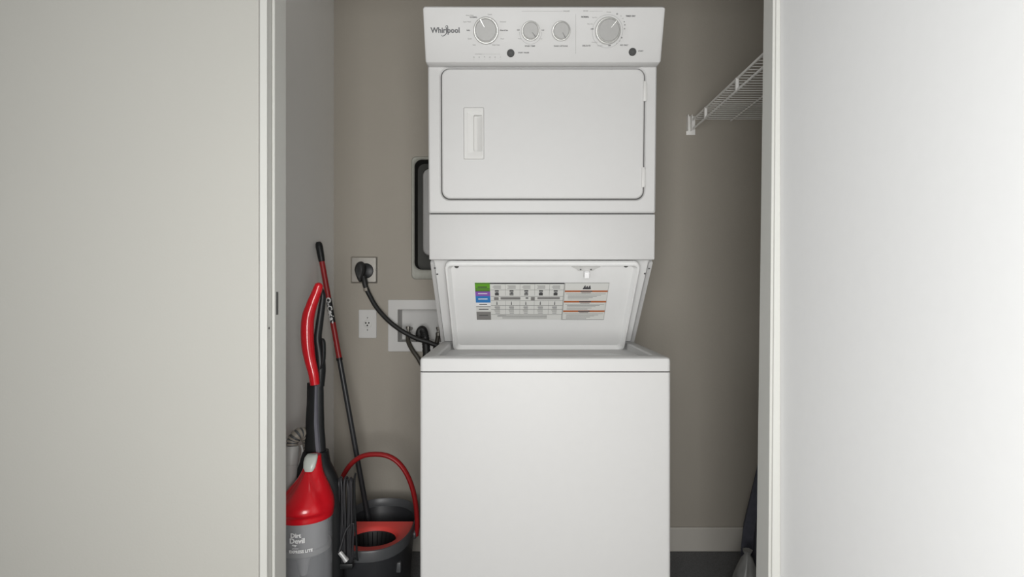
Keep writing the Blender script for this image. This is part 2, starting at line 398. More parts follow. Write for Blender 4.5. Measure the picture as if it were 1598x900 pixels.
for cy in (145, 277):
    b = new(); z = EYE+(450-cy)*px; x = (1003.5 if cy > 200 else 1004.5)-799; x *= px
    box(b, x-0.0045, x+0.0045, 1.772, 1.7765, z-0.030, z+0.030, 0.0012)
    box(b, x+0.0045, x+0.0075, 1.7765, 1.7798, z-0.026, z+0.026, 0.0008)
    lean(b); obj('door_hinge', b, M_white2, LC)
# dark reveal between the two front panels
b = new(); box(b, X0+0.004, X1-0.004, 1.786, 1.7995, Z_G-0.0034, Z_G-0.0001); lean(b); obj('panel_reveal', b, M_gap, LC)
# control panel -------------------------------------------------
def console_loop(x): pass
KT = Vector((0, 1.664, 1.9255)); KB = Vector((0, 1.713, 1.784))
prof = [(1.80, 1.930), (1.682, 1.9285), (1.668, 1.9275), (1.6645, 1.9225), (1.7125, 1.7865), (1.7145, 1.7843), (1.751, 1.7855), (1.80, 1.7855)]
def ysec(x, ins):
    out = []
    cy, cz = 1.74, 1.85
    for y, z in prof: out.append((x, y+(cy-y)*ins*0.35, z+(cz-z)*ins))
    return out
b = new()
xs = [(X0-0.0005, 0.05), (X0+0.0015, 0.012), (X0+0.006, 0), (X1-0.006, 0), (X1-0.0015, 0.012), (X1+0.0005, 0.05)]
loft(b, [ysec(x, i) for x, i in xs])
CP = obj('control_panel', b, M_white, LC, angle=50)
A0 = Vector((0, 1.6645, 1.9225)); A1 = Vector((0, 1.7125, 1.7865)); UP = (A0-A1).normalized(); RT = Vector((1, 0, 0))
NK = RT.cross(UP).normalized()
if NK.y > 0: NK = -NK
def KP(x, y, h=0.0): return hit(x, y, A1, NK)+NK*h
def knob(x, y, r, depth, ang, small):
    b = new(); o = KP(x, y)
    lathe(b, o, NK, [(r*1.10, 0.0006), (r*1.10, 0.004), (r*1.02, 0.006)], 40, 1)
    lathe(b, o, NK, [(r*0.98, 0.006), (r*0.96, depth-0.004)], 40, 1, False, False)
    lathe(b, o, NK, [(r*0.96, depth-0.004), (r*0.93, depth), (r*0.88, depth+0.0006)], 40, 1, False, False)
    lathe(b, o, NK, [(r*0.88, depth+0.0006), (r*0.85, depth-0.0008), (r*0.02, depth-0.0008)], 40, 0, False, True)
    ca, sa = math.cos(ang), math.sin(ang); D = RT*ca+UP*sa; S = NK.cross(D)
    c = o+NK*(depth)
    w0, w1 = (0.0005, 0.0013)
    a = c+D*r*0.25; e = c+D*r*0.95
    hexa(b, [a-S*w0-NK*0.001, a+S*w0-NK*0.001, e+S*w1-NK*0.001, e-S*w1-NK*0.001, a-S*w0+NK*0.0012, a+S*w0+NK*0.0012, e+S*w1+NK*0.0015, e-S*w1+NK*0.0015], 2 if small else 1)
    if not small:
        for q in range(8): pass
    obj('dial' if not small else 'knob', b, [M_knob, M_knobrim, M_knobdark], CP)
knob(758.5, 48, 0.0335, 0.024, math.radians(118), False)
knob(828, 48.5, 0.0245, 0.024, math.radians(-50), True)
knob(875.5, 48.5, 0.0245, 0.024, math.radians(-60), True)
knob(948.5, 48, 0.0335, 0.024, math.radians(50), False)
for (x, y) in ((797, 83), (987, 81)):
    b = new(); lathe(b, KP(x, y), NK, [(0.0110, 0.0003), (0.0110, 0.0015), (0.0098, 0.0032), (0.006, 0.0036)], 24, 0)
    q = KP(x, y, 0.0038)
    for k in range(2): quad(b, [q+RT*(-.003+k*.0035)-UP*.003, q+RT*(-.001+k*.0035)-UP*.003, q+RT*(-.001+k*.0035)+UP*.003, q+RT*(-.003+k*.0035)+UP*.003], 1)
    obj('push_button', b, [M_button, M_print], CP)
# print on the panel
def KF(x, y, h=0.0004):
    o = KP(x, y, h); return lambda u, v: o+RT*u+UP*v
b = new()
add_text(b, 'Whirlpool', 0.0200, KF(695, 47.5), 0, bold=0.0007)
# the swoosh crossing the word
o = KP(695, 47.5, 0.0005)
pts = [(-0.0135, -0.0120), (-0.0125, -0.0155), (-0.008, -0.0165), (-0.002, -0.0135), (0.003, -0.0085), (0.0060, -0.002), (0.0080, 0.006), (0.0075, 0.0125), (0.0050, 0.0145), (0.001, 0.011), (-0.001, 0.006)]
sp = smooth_path([(p[0], p[1], 0) for p in pts], 4); n = len(sp)
L, R = [], []
sp = [p*0.9 for p in sp]
for i, p in enumerate(sp):
    t = (sp[min(i+1, n-1)]-sp[max(i-1, 0)]).normalized(); s = Vector((-t.y, t.x, 0)); ww = 0.0003+0.0011*math.sin(PI*i/(n-1))
    L.append(b.verts.new(o+RT*(p.x+s.x*ww)+UP*(p.y+s.y*ww))); R.append(b.verts.new(o+RT*(p.x-s.x*ww)+UP*(p.y-s.y*ww)))
for i in range(n-1): b.faces.new((L[i], L[i+1], R[i+1], R[i]))
obj('logo_lettering', b, M_logo, CP, smooth=False)
b = new()
words = [  # x, y, text, size, align, dark
 (733, 24, 'Heavy Duty', .0042, 0), (739, 27, 'NORMAL', .0048, 1), (729, 34, 'Super Wash', .0042, 0), (731, 47.3, 'Bulky', .0042, 1), (733, 60.5, 'Quick', .0042, 0), (740, 70, 'Soak', .0042, 0),
 (764, 22.5, 'Casual', .0042, 0), (785, 34, 'Delicates', .0042, 0), (786.5, 47.3, 'Rinse & Spin', .0042, 1), (784, 60.5, 'Drain', .0042, 0), (774, 70, 'Deep Clean', .0042, 0),
 (809, 47, 'HOT', .0036, 1), (811, 60.5, 'Warm', .0036, 0), (847, 47, 'Cold', .0036, 1), (844, 60.5, 'Cool', .0036, 0), (827, 72, 'WASH TEMP', .0050, 1), (875, 72, 'WASH OPTIONS', .0050, 1),
 (817, 82.3, 'START / PAUSE', .0044, 1), (884, 17.5, 'WASHER', .0042, 0), (914, 17.2, 'DRYER', .0042, 0), (950, 19, 'Wrinkle', .0036, 0),
 (913, 26.5, 'NORMAL', .0050, 2), (928, 27.3, 'Less Dry', .0036, 0), (921, 37.5, 'More Dry', .0036, 0), (924, 45.5, 'OFF', .0046, 1), (928, 66, 'Damp Dry', .0036, 0), (915, 71.5, 'DELICATE', .0048, 1),
 (936, 71.3, 'Less Dry', .0036, 0), (951, 71.3, 'OFF', .0040, 2), (974, 70.5, 'AIR ONLY', .0048, 1), (984, 25.2, 'TIMED DRY', .0050, 2), (963, 21.8, '60', .0046, 1), (969, 25, '50', .0034, 0), (972, 29, '45', .0034, 0), (974, 34, '40', .0034, 1), (975, 39, '30', .0034, 1), (974.5, 45, '20', .0034, 1),
 (970, 59, '30', .0044, 1), (967, 63.8, '20', .0038, 0), (962, 68, '10', .0034, 0), (1000, 79.7, 'START', .0046, 1)]
for x, y, s, sz, dk in words: add_text(b, s, sz*1.1, KF(x, y), 1 if dk == 0 else 0, bold=(0.00006, 0.00016, 0.00026)[dk])
def kline(x0, y0, x1, y1, w, mi):
    a, c = KP(x0, y0, .0003), KP(x1, y1, .0003); d = (c-a).normalized(); s = d.cross(NK)*w/2
    quad(b, [a-s, c-s, c+s, a+s], mi)
kline(814, 17.5, 878, 17.5, .0004, 1); kline(920, 17.5, 940, 17.2, .0004, 1); kline(898.5, 22, 898.5, 84, .0005, 1)
kline(741, 84.3, 752, 84.3, .0007, 0); kline(752, 84.3, 781, 84.3, .0004, 1)
for k in range(6):
    x = 739.5+k*8.3
    add_text(b, ['o', 'x', '+', 'o', 'c', 'i'][k], .0085, KF(x, 89), 1)
    add_text(b, '-', .007, KF(x, 92.5), 1)
for cx, cy, rr in ((948, 49, .0445), (828, 50, .0325)):
    o = KP(cx, cy, .0003); n = 48; rg = []
    for k in range(n+1):
        a = 2*PI*k/n if rr > .04 else PI+PI*k/n
        rg.append((b.verts.new(o+(RT*math.cos(a)+UP*math.sin(a))*rr), b.verts.new(o+(RT*math.cos(a)+UP*math.sin(a))*(rr-.0006))))
    for p, q in zip(rg, rg[1:]): b.faces.new((p[0], q[0], q[1], p[1])).material_index = 1
obj('panel_lettering', b, [M_print, M_printl], CP, smooth=False)['kind'] = 'stuff'
# slanted support between washer and dryer ------------------------
b = new()
S0 = (1.812, Z_L+0.003); S1 = (2.092, 0.931)
side = [S0, S1, (WB, 0.931), (WB, Z_L+0.003)]
loft(b, [[(x, y, z) for y, z in side] for x in (X0+0.002, X1-0.002)])
obj('support_base', b, M_lidin, LC, smooth=False)
dv = Vector((0, S0[0]-S1[0], S0[1]-S1[1])).normalized(); nv = Vector((0, dv.z, -dv.y))
if nv.y > 0: nv = -nv
for xs_ in ((X0+0.0005, X0+0.012), (X1-0.012, X1-0.0005)):
    b = new(); a = Vector((0, S0[0], S0[1]-0.002)); c = Vector((0, S1[0], S1[1]+0.002))
    pts = []
    for x in xs_: pass
    x0, x1 = xs_
    hexa(b, [Vector((x0, 0, 0))+c, Vector((x1, 0, 0))+c, Vector((x1, 0, 0))+c+nv*.014, Vector((x0, 0, 0))+c+nv*.014,
             Vector((x0, 0, 0))+a, Vector((x1, 0, 0))+a, Vector((x1, 0, 0))+a+nv*.014, Vector((x0, 0, 0))+a+nv*.014])
    bmesh.ops.bevel(b, geom=b.edges[:], offset=0.002, segments=2, affect='EDGES')
    obj('side_flange', b, M_white, LC)
p0 = Vector((0, S0[0], S0[1]))
for x, y in ((678.5, 418), (682.5, 427.5), (1013, 418.5), (1006.5, 426.5), (691, 533), (987.5, 532)):
    b = new(); off = nv*(.014 if x in (678.5, 1013) else 0); o = hit(x, y, p0+off, nv)
    lathe(b, o, nv, [(0.0034, 0.0002), (0.0034, 0.0012), (0.002, 0.002)], 12); obj('screw', b, M_knobdark, LC)
# the open lid, seen from inside ----------------------------------
LB = Vector((0, 2.050, 0.908)); LT = Vector((0, 1.776, 1.2015)); LV = (LT-LB).normalized(); LN = Vector((0, LV.z, -LV.y))
if LN.y > 0: LN = -LN
LL = (LT-LB).length; lx0, lx1 = -0.206, 0.3925
def lid(u, v, n): return LB+Vector((u, 0, 0))+LV*v+LN*n
b = new()
def ll(ins, r, n): return [lid(x, y, n) for x, y in rrect((lx0+lx1)/2, LL/2, lx1-lx0-2*ins, LL-2*ins, r, 6)]
loft(b, [ll(0.004, 0.018, -0.008), ll(0.001, 0.02, -0.006), ll(0, 0.02, -0.002), ll(0.0, 0.02, 0.007), ll(0.002, 0.018, 0.010), ll(0.008, 0.014, 0.010), ll(0.010, 0.012, 0.008), ll(0.018, 0.014, -0.001)])
LID = obj('washer_lid', b, M_lidin, LC)
LR = lid(0, 0, -0.001)
def LH(x, y, h=0.0): return hit(x, y, LR, LN)+LN*h
for x, y in ((712.5, 415.5), (977, 414.5)):
    b = new(); lathe(b, LH(x, y), LN, [(0.007, 0.0002), (0.0065, 0.0012), (0.004, 0.003)], 16); obj('lid_screw', b, M_seal, LID)
for x, y in ((710.5, 529), (971.5, 529)):
    b = new(); o = LH(x, y); lathe(b, o-Vector((0, 0, .004)), LV, [(0.004, -0.012), (0.004, 0.012)], 12); obj('lid_hinge', b, M_chrome, LID)
# strike: shaped plate with two screws, white catch
b = new(); o = LH(914, 419)
pl = [(-0.044, 0.010), (0.044, 0.010), (0.030, 0.002), (0.022, -0.007), (-0.022, -0.007), (-0.030, 0.002)]
loft(b, [[o+RT*u+LV*v+LN*h for u, v in pl] for h in (0.0002, 0.004)])
obj('strike_plate', b, M_white2, LID)
for s in (-0.016, 0.016):
    b = new(); lathe(b, o+RT*s+LN*0.0042, LN, [(0.0028, 0), (0.002, 0.0012)], 10); obj('strike_screw', b, M_knobdark, LID)
b = new(); o = LH(915, 424)
box(b, -0.008, 0.008, -0.006, 0.006, -0.012, 0.016, 0.003)
for v in b.verts: v.co = o+RT*v.co.x+LV*v.co.z*0.6+LN*(0.011+v.co.y+max(0, -v.co.z)*0.6)
obj('lid_strike', b, M_wprint, LID)
# printed instruction label
TL, TR, BL, BR = LH(740, 441), LH(951, 440.5), LH(745, 498.5), LH(942.5, 499)
ux0, ux1 = (TL.x+BL.x)/2, (TR.x+BR.x)/2; vt = ((TL-LB).dot(LV)+(TR-LB).dot(LV))/2; vb = ((BL-LB).dot(LV)+(BR-LB).dot(LV))/2
def Q(u, v, h): return LR+Vector((ux0+(ux1-ux0)*u, 0, 0))+LV*(vt+(vb-vt)*v)+LN*h
b = new()
def lq(u0, v0, u1, v1, mi, h=0.0006): quad(b, [Q(u0, v0, h), Q(u1, v0, h), Q(u1, v1, h), Q(u0, v1, h)], mi)
LM = [M_label, M_green, M_purple, M_blue, M_lgrey, M_print, M_printl, M_orange, M_wprint, M_logo]
lq(0, 0, 1, 1, 0, 0.0003)
for v0, v1, m in ((0, .225, 1), (.225, .345, 2), (.345, .52, 3), (.52, .62, 8), (.62, .77, 0), (.77, 1, 4)): lq(0, v0, .112, v1, m)
lq(.62*0, .62, .112, .64, 4, .0008)
for v in (.03, .16, .20, .225): lq(0, v-.012, .112, v, 5, .0008)
lq(.02, .10, .09, .125, 5, .0008); lq(.02, .27, .09, .29, 8, .0008); lq(.02, .41, .09, .435, 8, .0008); lq(.025, .555, .085, .58, 5, .0008); lq(.02, .69, .095, .71, 5, .0008)
lq(.02, .86, .09, .88, 5, .0008); lq(.112, 0, .668, .035, 9, .0008)
cw = (.668-.115)/5
for k in range(5):
    c = .115+cw*(k+.42)
    for v in (.075, .105, .135): lq(c-.030+.008*((k+int(v*100)) % 2), v, c+.032, v+.012, 6)
    lq(c-.014, .195, c+.016, .225, 5); lq(c-.014, .235, c+.016, .25, 6); lq(c-.014, .26, c+.016, .33, 5 if k in (0, 3, 4) else 6); lq(c-.006, .25, c+.01, .28, 9, .0008)
    quad(b, [Q(c-.002, .49, .0008), Q(c+.002, .49, .0008), Q(c+.004, .58, .0008), Q(c-.004, .58, .0008)], 9)
    for v in (.61, .645, .68, .72, .76, .80): lq(c-.022+.004*(int(v*100) % 3), v, c+.022-.003*(k % 3), v+.014, 6)
    if k: lq(.115+cw*k-.0008, .04, .115+cw*k+.0008, .33, 6); lq(.115+cw*k-.0008, .47, .115+cw*k+.0008, .84, 6)
for v in (.18, .35, .46, .595, .70, .845): lq(.115, v, .665, v+.008, 6)
lq(.14, .375, .175, .45, 4); lq(.19, .38, .34, .44, 4, .0005); lq(.38, .375, .40, .42, 6); lq(.42, .37, .45, .46, 4); lq(.47, .38, .64, .42, 4, .0005)
for v in (.375, .40, .425): lq(.19, v, .34, v+.01, 6); lq(.47, v, .64, v+.01, 6)
for v in (.87, .895, .92, .945): lq(.16+.04*(v > .9), v, .55, v+.010, 6)
lq(.17, .865, .23, .878, 9, .0008)
lq(.664, 0, .668, 1, 4)
# warning column
lq(.672, 0, .998, .008, 5); lq(.672, .99, .998, 1, 5); lq(.672, 0, .6735, 1, 5); lq(.9965, 0, .998, 1, 5)
for k in range(3):
    c = .815+k*.018; quad(b, [Q(c-.010, .165, .0008), Q(c+.016, .165, .0008), Q(c+.008, .06+.02*(k % 2), .0008), Q(c+.001, .09, .0008)], 9)
for v in (.20, .475, .735):
    lq(.674, v, .996, v+.042, 7); lq(.79, v+.008, .88, v+.034, 9, .0008)
    lq(.80, v+.055, .87, v+.067, 5)
    lq(.685, v+.085, .985, v+.092, 5)
    for q in range(1, 5):
        if v+.09+q*.033 < .98: lq(.70, v+.085+q*.033, .86+.03*((q*7) % 4), v+.085+q*.033+.010, 6)
obj('instruction_label', b, LM, LID, smooth=False)['label'] = 'printed instruction sheet with green, purple and blue blocks and orange warning bars'

# ================================================================ back wall fittings
# dryer vent box
t = thing('vent_box', 'recessed grey metal dryer vent box in back wall left of the dryer', 'vent box', ((VB[0]+VB[1])/2, CB, VB[2]))
b = new(); vx0, vx1, vz0, vz1 = VB
def vl(e, y, r): return fl(vx0-e, vx1+e, vz0-e, vz1+e, r, y)
def vo(e, y, r): return fl(vx0-0.011-e, vx1+0.011+e, vz0-0.038-e, vz1+0.010+e, r, y)
loft(b, [vo(0.0, CB-0.0005, 0.018), vo(0.0, CB-0.002, 0.018), vo(-0.003, CB-0.005, 0.018), vo(-0.005, CB-0.0035, 0.018), vl(0.003, CB-0.0035, 0.03), vl(0.0, CB-0.005, 0.03), vl(-0.003, CB-0.002, 0.03)], False, False)
obj('flange', b, M_flange, t)
b = new(); loft(b, [vl(-0.0031, CB-0.002, 0.03), vl(-0.003, CB+0.085, 0.03)], False, True); obj('recess', b, M_galv, t)
b = new()
loops = []
for k, (y, e) in enumerate(((CB+0.02, 0.012), (CB+0.012, 0.004), (CB-0.02, 0.0), (CB-0.035, 0.004), (CB-0.04, 0.012))):
    loops.append([(x, y, z) for x, z in rrect(-0.27, 1.442, 0.216-2*e, 0.37-2*e, 0.03-e*.6, 6)])
loft(b, loops); obj('duct', b, M_duct, t)
# outlets
def rbox(bm, cx, cz, w_, h_, r, y0, y1, e=0.002, mi=0):
    loft(bm, [[(x, y1, z) for x, z in rrect(cx, cz, w_, h_, r, 4)], [(x, y0+e, z) for x, z in rrect(cx, cz, w_, h_, r, 4)], [(x, y0, z) for x, z in rrect(cx, cz, w_-2*e, h_-2*e, r, 4)]], mi=mi)
s = CB/F
t = thing('dryer_outlet', 'square stainless steel dryer outlet with black plug on back wall', 'outlet', P(568, 421, CB))
b = new(); c = P(568.5, 421, CB); rbox(b, c.x, c.z, 0.114, 0.114, 0.004, CB-0.008, CB-0.0005, 0.006); obj('cover_plate', b, M_steel, t)
b = new(); lathe(b, (c.x+0.010, CB-0.0082, c.z-0.004), (0, -1, 0), [(0.032, 0), (0.032, 0.004), (0.029, 0.006)], 28); obj('socket', b, M_black, t)
b = new(); lathe(b, (c.x+0.052, CB-0.0082, c.z), (0, -1, 0), [(0.003, 0), (0.002, 0.001)], 10); obj('plate_screw', b, M_chrome, t)
t = thing('wall_outlet', 'white single wall outlet below the steel dryer outlet', 'outlet', P(574, 505, CB))
b = new(); c = P(574, 505, CB); rbox(b, c.x, c.z, 0.076, 0.122, 0.004, CB-0.006, CB-0.0005); obj('cover_plate', b, M_white2, t)
b = new(); lathe(b, (c.x, CB-0.0062, c.z), (0, -1, 0), [(0.0175, 0), (0.0172, 0.002), (0.016, 0.0026)], 28)
obj('socket', b, M_white2, t)
b = new()
for dx, dz in ((-0.0065, 0.004), (0.0065, 0.004), (0.0, -0.0065)):
    lathe(b, (c.x+dx, CB-0.0089, c.z+dz), (0, -1, 0), [(0.0036, 0), (0.0032, 0.0003)], 10)
obj('socket_slots', b, M_gap, t)
for dz in (0.026, -0.026):
    b = new(); lathe(b, (c.x, CB-0.0062, c.z+dz), (0, -1, 0), [(0.003, 0), (0.002, 0.001)], 10); obj('plate_screw', b, M_printl, t)
# washer supply box
t = thing('washer_outlet_box', 'white plastic washer supply box recessed in the back wall, hoses inside', 'outlet box', (-0.38, CB, OB[2]))
b = new(); ox0, ox1, oz0, oz1 = OB
def ol(e, y, r): return fl(ox0-e, ox1+e, oz0-e, oz1+e, r, y, 3)
loft(b, [ol(0.042, CB-0.0005, 0.004), ol(0.042, CB-0.006, 0.004), ol(0.040, CB-0.008, 0.004), ol(0.002, CB-0.008, 0.003), ol(0.0, CB-0.006, 0.003), ol(-0.002, CB+0.085, 0.003)], False, True)
obj('box_frame', b, M_white2, t)
for x in (637, 684):
    b = new(); q = P(x, 515, CB-0.005) if x < 650 else P(x, 516, CB-0.005)
    lathe(b, (q.x, q.y, q.z-0.02), (0, 0, 1), [(0.011, 0), (0.011, 0.012), (0.007, 0.014), (0.007, 0.026), (0.010, 0.027), (0.010, 0.036)], 14)
    lathe(b, (q.x, q.y+0.01, q.z+0.002), (0, 1, 0), [(0.006, 0), (0.006, 0.075)], 10)
    obj('valve', b, M_brass, t)
# cords and hoses (each goes down behind the machine)
def cable(name, label, cat, pts, r, m, seg=12, n=8, wob=0):
    b = new(); sp = smooth_path(pts, n); tube(b, sp, r, seg); o = obj(name, b, m); o['label'] = label; o['category'] = cat; return o
t = thing('power_cord', 'thick black dryer power cord curving from the steel outlet to the machine', 'cord', P(566, 424, CB-0.03))
b = new()
q = P(565, 420.5, CB-0.0)
loops = []
for h, sc, dz in ((0.0145, 0.85, 0), (0.018, 1.0, 0), (0.034, 1.0, -0.002), (0.044, 0.9, -0.004), (0.050, 0.6, -0.006)):
    loops.append([(q.x+0.0225*sc*math.cos(a)*(1-0.42*max(0, -math.sin(a))), CB-h, q.z+dz+0.034*sc*math.sin(a)*(1.0 if math.sin(a) > 0 else 1.55)) for a in [2*PI*k/24 for k in range(24)]])
loft(b, loops); obj('plug', b, M_rubber, t)
b = new(); sp = smooth_path([P(567, 431, CB-0.028), P(569, 439, CB-0.031), P(571, 448, CB-0.033), P(577, 461, CB-0.034), P(588, 480, CB-0.04), P(606, 500, CB-0.05), P(627, 516, CB-0.055), P(650, 528, CB-0.052), P(672, 535, CB-0.048), P(692, 545, CB-0.045), P(712, 566, CB-0.045), P(730, 600, CB-0.045)], 8)
tube(b, sp, interp([0.0125, 0.0125, 0.0105, 0.0098]+[0.0098]*8, 8), 14); obj('cord', b, M_rubber, t)
b = new(); q = P(571.5, 451.5, CB-0.033); tube(b, [q+Vector((-.002, 0, .006)), q+Vector((.002, 0, -.006))], 0.0118, 16); obj('cord_tag', b, M_hose, t)
q = P(637, 520, CB-0.005)
cable('supply_hose', 'thin braided water hose at the left of the white supply box', 'hose', [q+Vector((0, 0, -.005)), P(637, 532, CB-0.018), P(643, 545, CB-0.034), P(652, 558, CB-0.04), P(662, 575, CB-0.042), P(690, 612, CB-0.052), P(745, 640, CB-0.056), P(800, 640, CB-0.056)], 0.0095, M_braid)
q = P(684, 521, CB-0.005)
cable('supply_hose', 'short braided water hose beside the machine, right of the drain hose', 'hose', [q+Vector((0, 0, -.005)), P(682, 533, CB-0.012), P(679, 545, CB-0.017), P(680, 560, CB-0.018), P(684, 600, CB-0.018), P(686, 660, CB-0.022), P(686, 690, CB-0.024)], 0.0095, M_braid)
b = new(); dp = smooth_path([P(655, 538, CB+0.02), P(654.5, 522, CB+0.012), P(657, 515, CB+0.0), P(661, 516, CB-0.010), P(664, 530, CB-0.013), P(666, 560, CB-0.0168), P(668, 640, CB-0.0168), P(668, 780, CB-0.032), P(668, 800, CB-0.034)], 10)
rr = [0.0155 + (0.0016 if i % 2 else 0) for i in range(len(dp))]
tube(b, dp, rr, 16); o = obj('drain_hose', b, M_rubber); o['label'] = 'fat black drain hose hooked into the white supply box'; o['category'] = 'hose'

# ================================================================ wire shelf at the right
t = thing('wire_shelf', 'white wire shelf on the right closet wall above eye level', 'shelf', (CR, 1.97, 1.80))
SZ = 1.838; SX = 0.770; sy0, sy1 = 1.475, 2.478
def rod(p, q, r, name, seg=8):
    b = new(); tube(b, [p, q], r, seg); return obj(name, b, M_wire, t)
rod((SX, sy0, SZ), (SX, sy1, SZ), 0.0042, 'top_rail', 10)
rod((SX, sy0, SZ-0.040), (SX, sy1, SZ-0.040), 0.0042, 'lower_rail', 10)
for x in (0.93, CR-0.012): rod((x, sy0, SZ-0.006), (x, sy1, SZ-0.006), 0.003, 'cross_rod')
first = None; k = 0; y = sy0+0.004
while y < sy1:
    if first is None: first = rod((SX+0.0045, y, SZ), (CR-0.004, y, SZ), 0.0016, 'deck_wire', 6); f0 = y
    else:
        c = first.copy(); C.objects.link(c); c.parent = t; c.location = first.location+Vector((0, y-f0, 0))
    y += 0.0254
for y in (1.67, 1.994, 2.318):
    b = new(); box(b, SX-0.0055, SX+0.0055, y-0.006, y+0.006, SZ-0.043, SZ+0.003, 0.002); obj('rail_clip', b, M_wire, t)
b = new()
box(b, 0.744, 0.782, CB-0.004, CB-0.0005, 1.775, 1.855, 0.001)
box(b, 0.744, 0.7475, CB-0.030, CB-0.004, 1.790, 1.855, 0.001); box(b, 0.760, 0.7625, CB-0.030, CB-0.004, 1.790, 1.855, 0.001)
obj('wall_bracket', b, M_wire, t)

# ================================================================ bucket
BX, BY = -0.490, 2.100
t = thing('mop_bucket', 'charcoal oval mop bucket with tall red handle standing left of washer', 'bucket', (BX, BY, 0))
def sup(a, c, z, e=2.5, n=56, cy=BY, zf=None):
    out = []
    for k in range(n):
        th = 2*PI*k/n; cc, ss = math.cos(th), math.sin(th)
        x = BX+a*math.copysign(abs(cc)**(2/e), cc); y = cy+c*math.copysign(abs(ss)**(2/e), ss)
        out.append((x, y, z if zf is None else z+zf(y)))
    return out
rimf = lambda y: 0.012*max(0, (y-2.05)/0.25)
b = new()
loft(b, [sup(.100, .170, 0.004), sup(.108, .180, 0.0), sup(.112, .186, 0.02), sup(.132, .216, 0.245, zf=rimf), sup(.1295, .2135, 0.245, zf=rimf), sup(.104, .176, 0.03)], True, True)
obj('bucket_body', b, M_dgrey, t)
b = new()
rs = loft(b, [sup(.1325, .2165, 0.232, zf=rimf), sup(.138, .222, 0.236, zf=rimf), sup(.140, .225, 0.266, zf=rimf), sup(.138, .223, 0.272, zf=rimf), sup(.1345, .2195, 0.273, zf=rimf), sup(.1325, .217, 0.268, zf=rimf), sup(.129, .213, 0.2455, zf=rimf)], False, False)
bridge(b, rs[-1], rs[0])
obj('rim', b, M_mgrey, t)
# red wringer tray with a dark basket
b = new()
tc = (BX, 2.050); R0 = 0.080
def tray(a, z):
    out = []
    for k in range(56):
        th = 2*PI*k/56; cc, ss = math.cos(th), math.sin(th)
        x = BX+(.1285-a)*math.copysign(abs(cc)**(2/2.5), cc); y = BY+(.2125-a)*math.copysign(abs(ss)**(2/2.5), ss)
        y = min(y, 2.165-a)
        out.append((x, y, z))
    return out
def circ(r, z): return [(tc[0]+r*math.cos(2*PI*k/56), tc[1]+r*math.sin(2*PI*k/56)*0.95, z) for k in range(56)]
loft(b, [tray(.002, .225), tray(0, .252), tray(0.004, .256), circ(R0+.012, .250), circ(R0+.006, .246), circ(R0, .236)], False, False)
obj('wringer_tray', b, M_tray, t)
b = new(); loft(b, [circ(R0, .2361), circ(R0-.006, .20), circ(R0-.02, .13)], False, True)
obj('wringer_basket', b, M_rubber, t)
b = new()
for k in range(28):
    a = 2*PI*k/28; d = Vector((math.cos(a), .92*math.sin(a), 0)); c0 = Vector((tc[0], tc[1], 0))
    p = c0+d*(R0-.003)+Vector((0, 0, .234)); q = c0+d*(R0-.012)+Vector((0, 0, .19))
    tube(b, [p, q], .0014, 5)
obj('basket_ribs', b, M_black, t)['kind'] = 'stuff'
# handle
b = new(); hp = []
for k in range(33):
    a = PI*k/32
    hp.append((BX+0.000-0.150*math.copysign(abs(math.cos(a))**.82, math.cos(a)), BY-0.01, 0.262+0.264*math.sin(a)**0.92))
hp = [(hp[0][0]+.004, hp[0][1], .235)]+hp+[(hp[-1][0]-.004, hp[-1][1], .235)]
tube(b, hp, 0.0088, 12, ref=(0, 1, 0), flat=1.4)
obj('bucket_handle', b, M_dred, t)
for sx in (-1, 1):
    b = new(); lathe(b, (BX+sx*0.139, BY-0.01, 0.240), (sx, 0, 0), [(0.016, 0), (0.016, 0.006), (0.012, 0.0085)], 18); obj('handle_pivot', b, M_mgrey, t)
b = new(); box(b, BX+.100, BX+.1165, 1.955, 1.975, .165, .200, .004); obj('spout_clip', b, M_mgrey, t)

# ================================================================ mop
ML = Vector((-0.5545, 2.25, 0.224)); MT = Vector((-0.7475, 2.25, 1.298)); MD = (MT-ML).normalized()
mb = ML-MD*((0.224-0.075)/MD.z)
t = thing('spin_mop', 'mop with red and black handle leaning on left closet wall', 'mop', (mb.x, mb.y, 0.035))
def along(y): return ML+MD*(((EYE-(y-450)*2.25/F)-ML.z)/MD.z)
def seg_tube(y0, y1, r, name, m, lab=None, extra=None):
    b = new(); a, c = along(y0), along(y1)
    if name == 'grip':
        L_ = (c-a).length
        lathe(b, c, (a-c), [(0.011, 0), (0.0122, 0.004), (0.0130, 0.02), (0.0140, L_-0.02), (0.0125, L_-0.008), (0.0085, L_-0.001), (0.003, L_)], 20)
    else: tube(b, [a, c], r, 20)
    o = obj(name, b, m, t)
    if lab: o['label'] = lab
    return o
seg_tube(377, 408, .013, 'grip', M_black)
seg_tube(408, 465, .0105, 'upper_pole', M_dred, 'red section of handle')
seg_tube(465, 503, .0108, 'brand_band', M_black, 'black band with white lettering')
seg_tube(503, 558, .0105, 'upper_pole', M_dred, 'red section of handle')
seg_tube(558, 562, .0120, 'pole_collar', M_black)
b = new(); tube(b, [along(562), mb], .0100, 20); obj('lower_pole', b, M_dgrey, t)
b = new(); c = along(484)
side_ = MD.cross(Vector((0, -1, 0))).normalized()
def mf(u, v):
    a = v/0.0112; a = max(-1.4, min(1.4, a))
    return c-MD*u+(Vector((0, -1, 0))*math.cos(a)-side_*(-1)*math.sin(a)*1.0)*0.0112
add_text(b, 'O-Cedar', 0.0275, mf, bold=0.0011)
bl = obj('brand_lettering', b, M_wprint, None, smooth=False)
band = [o for o in t.children if o.name.startswith('brand_band')][0]
bl.parent = band; bl.location = WL[bl.name]-WL[band.name]
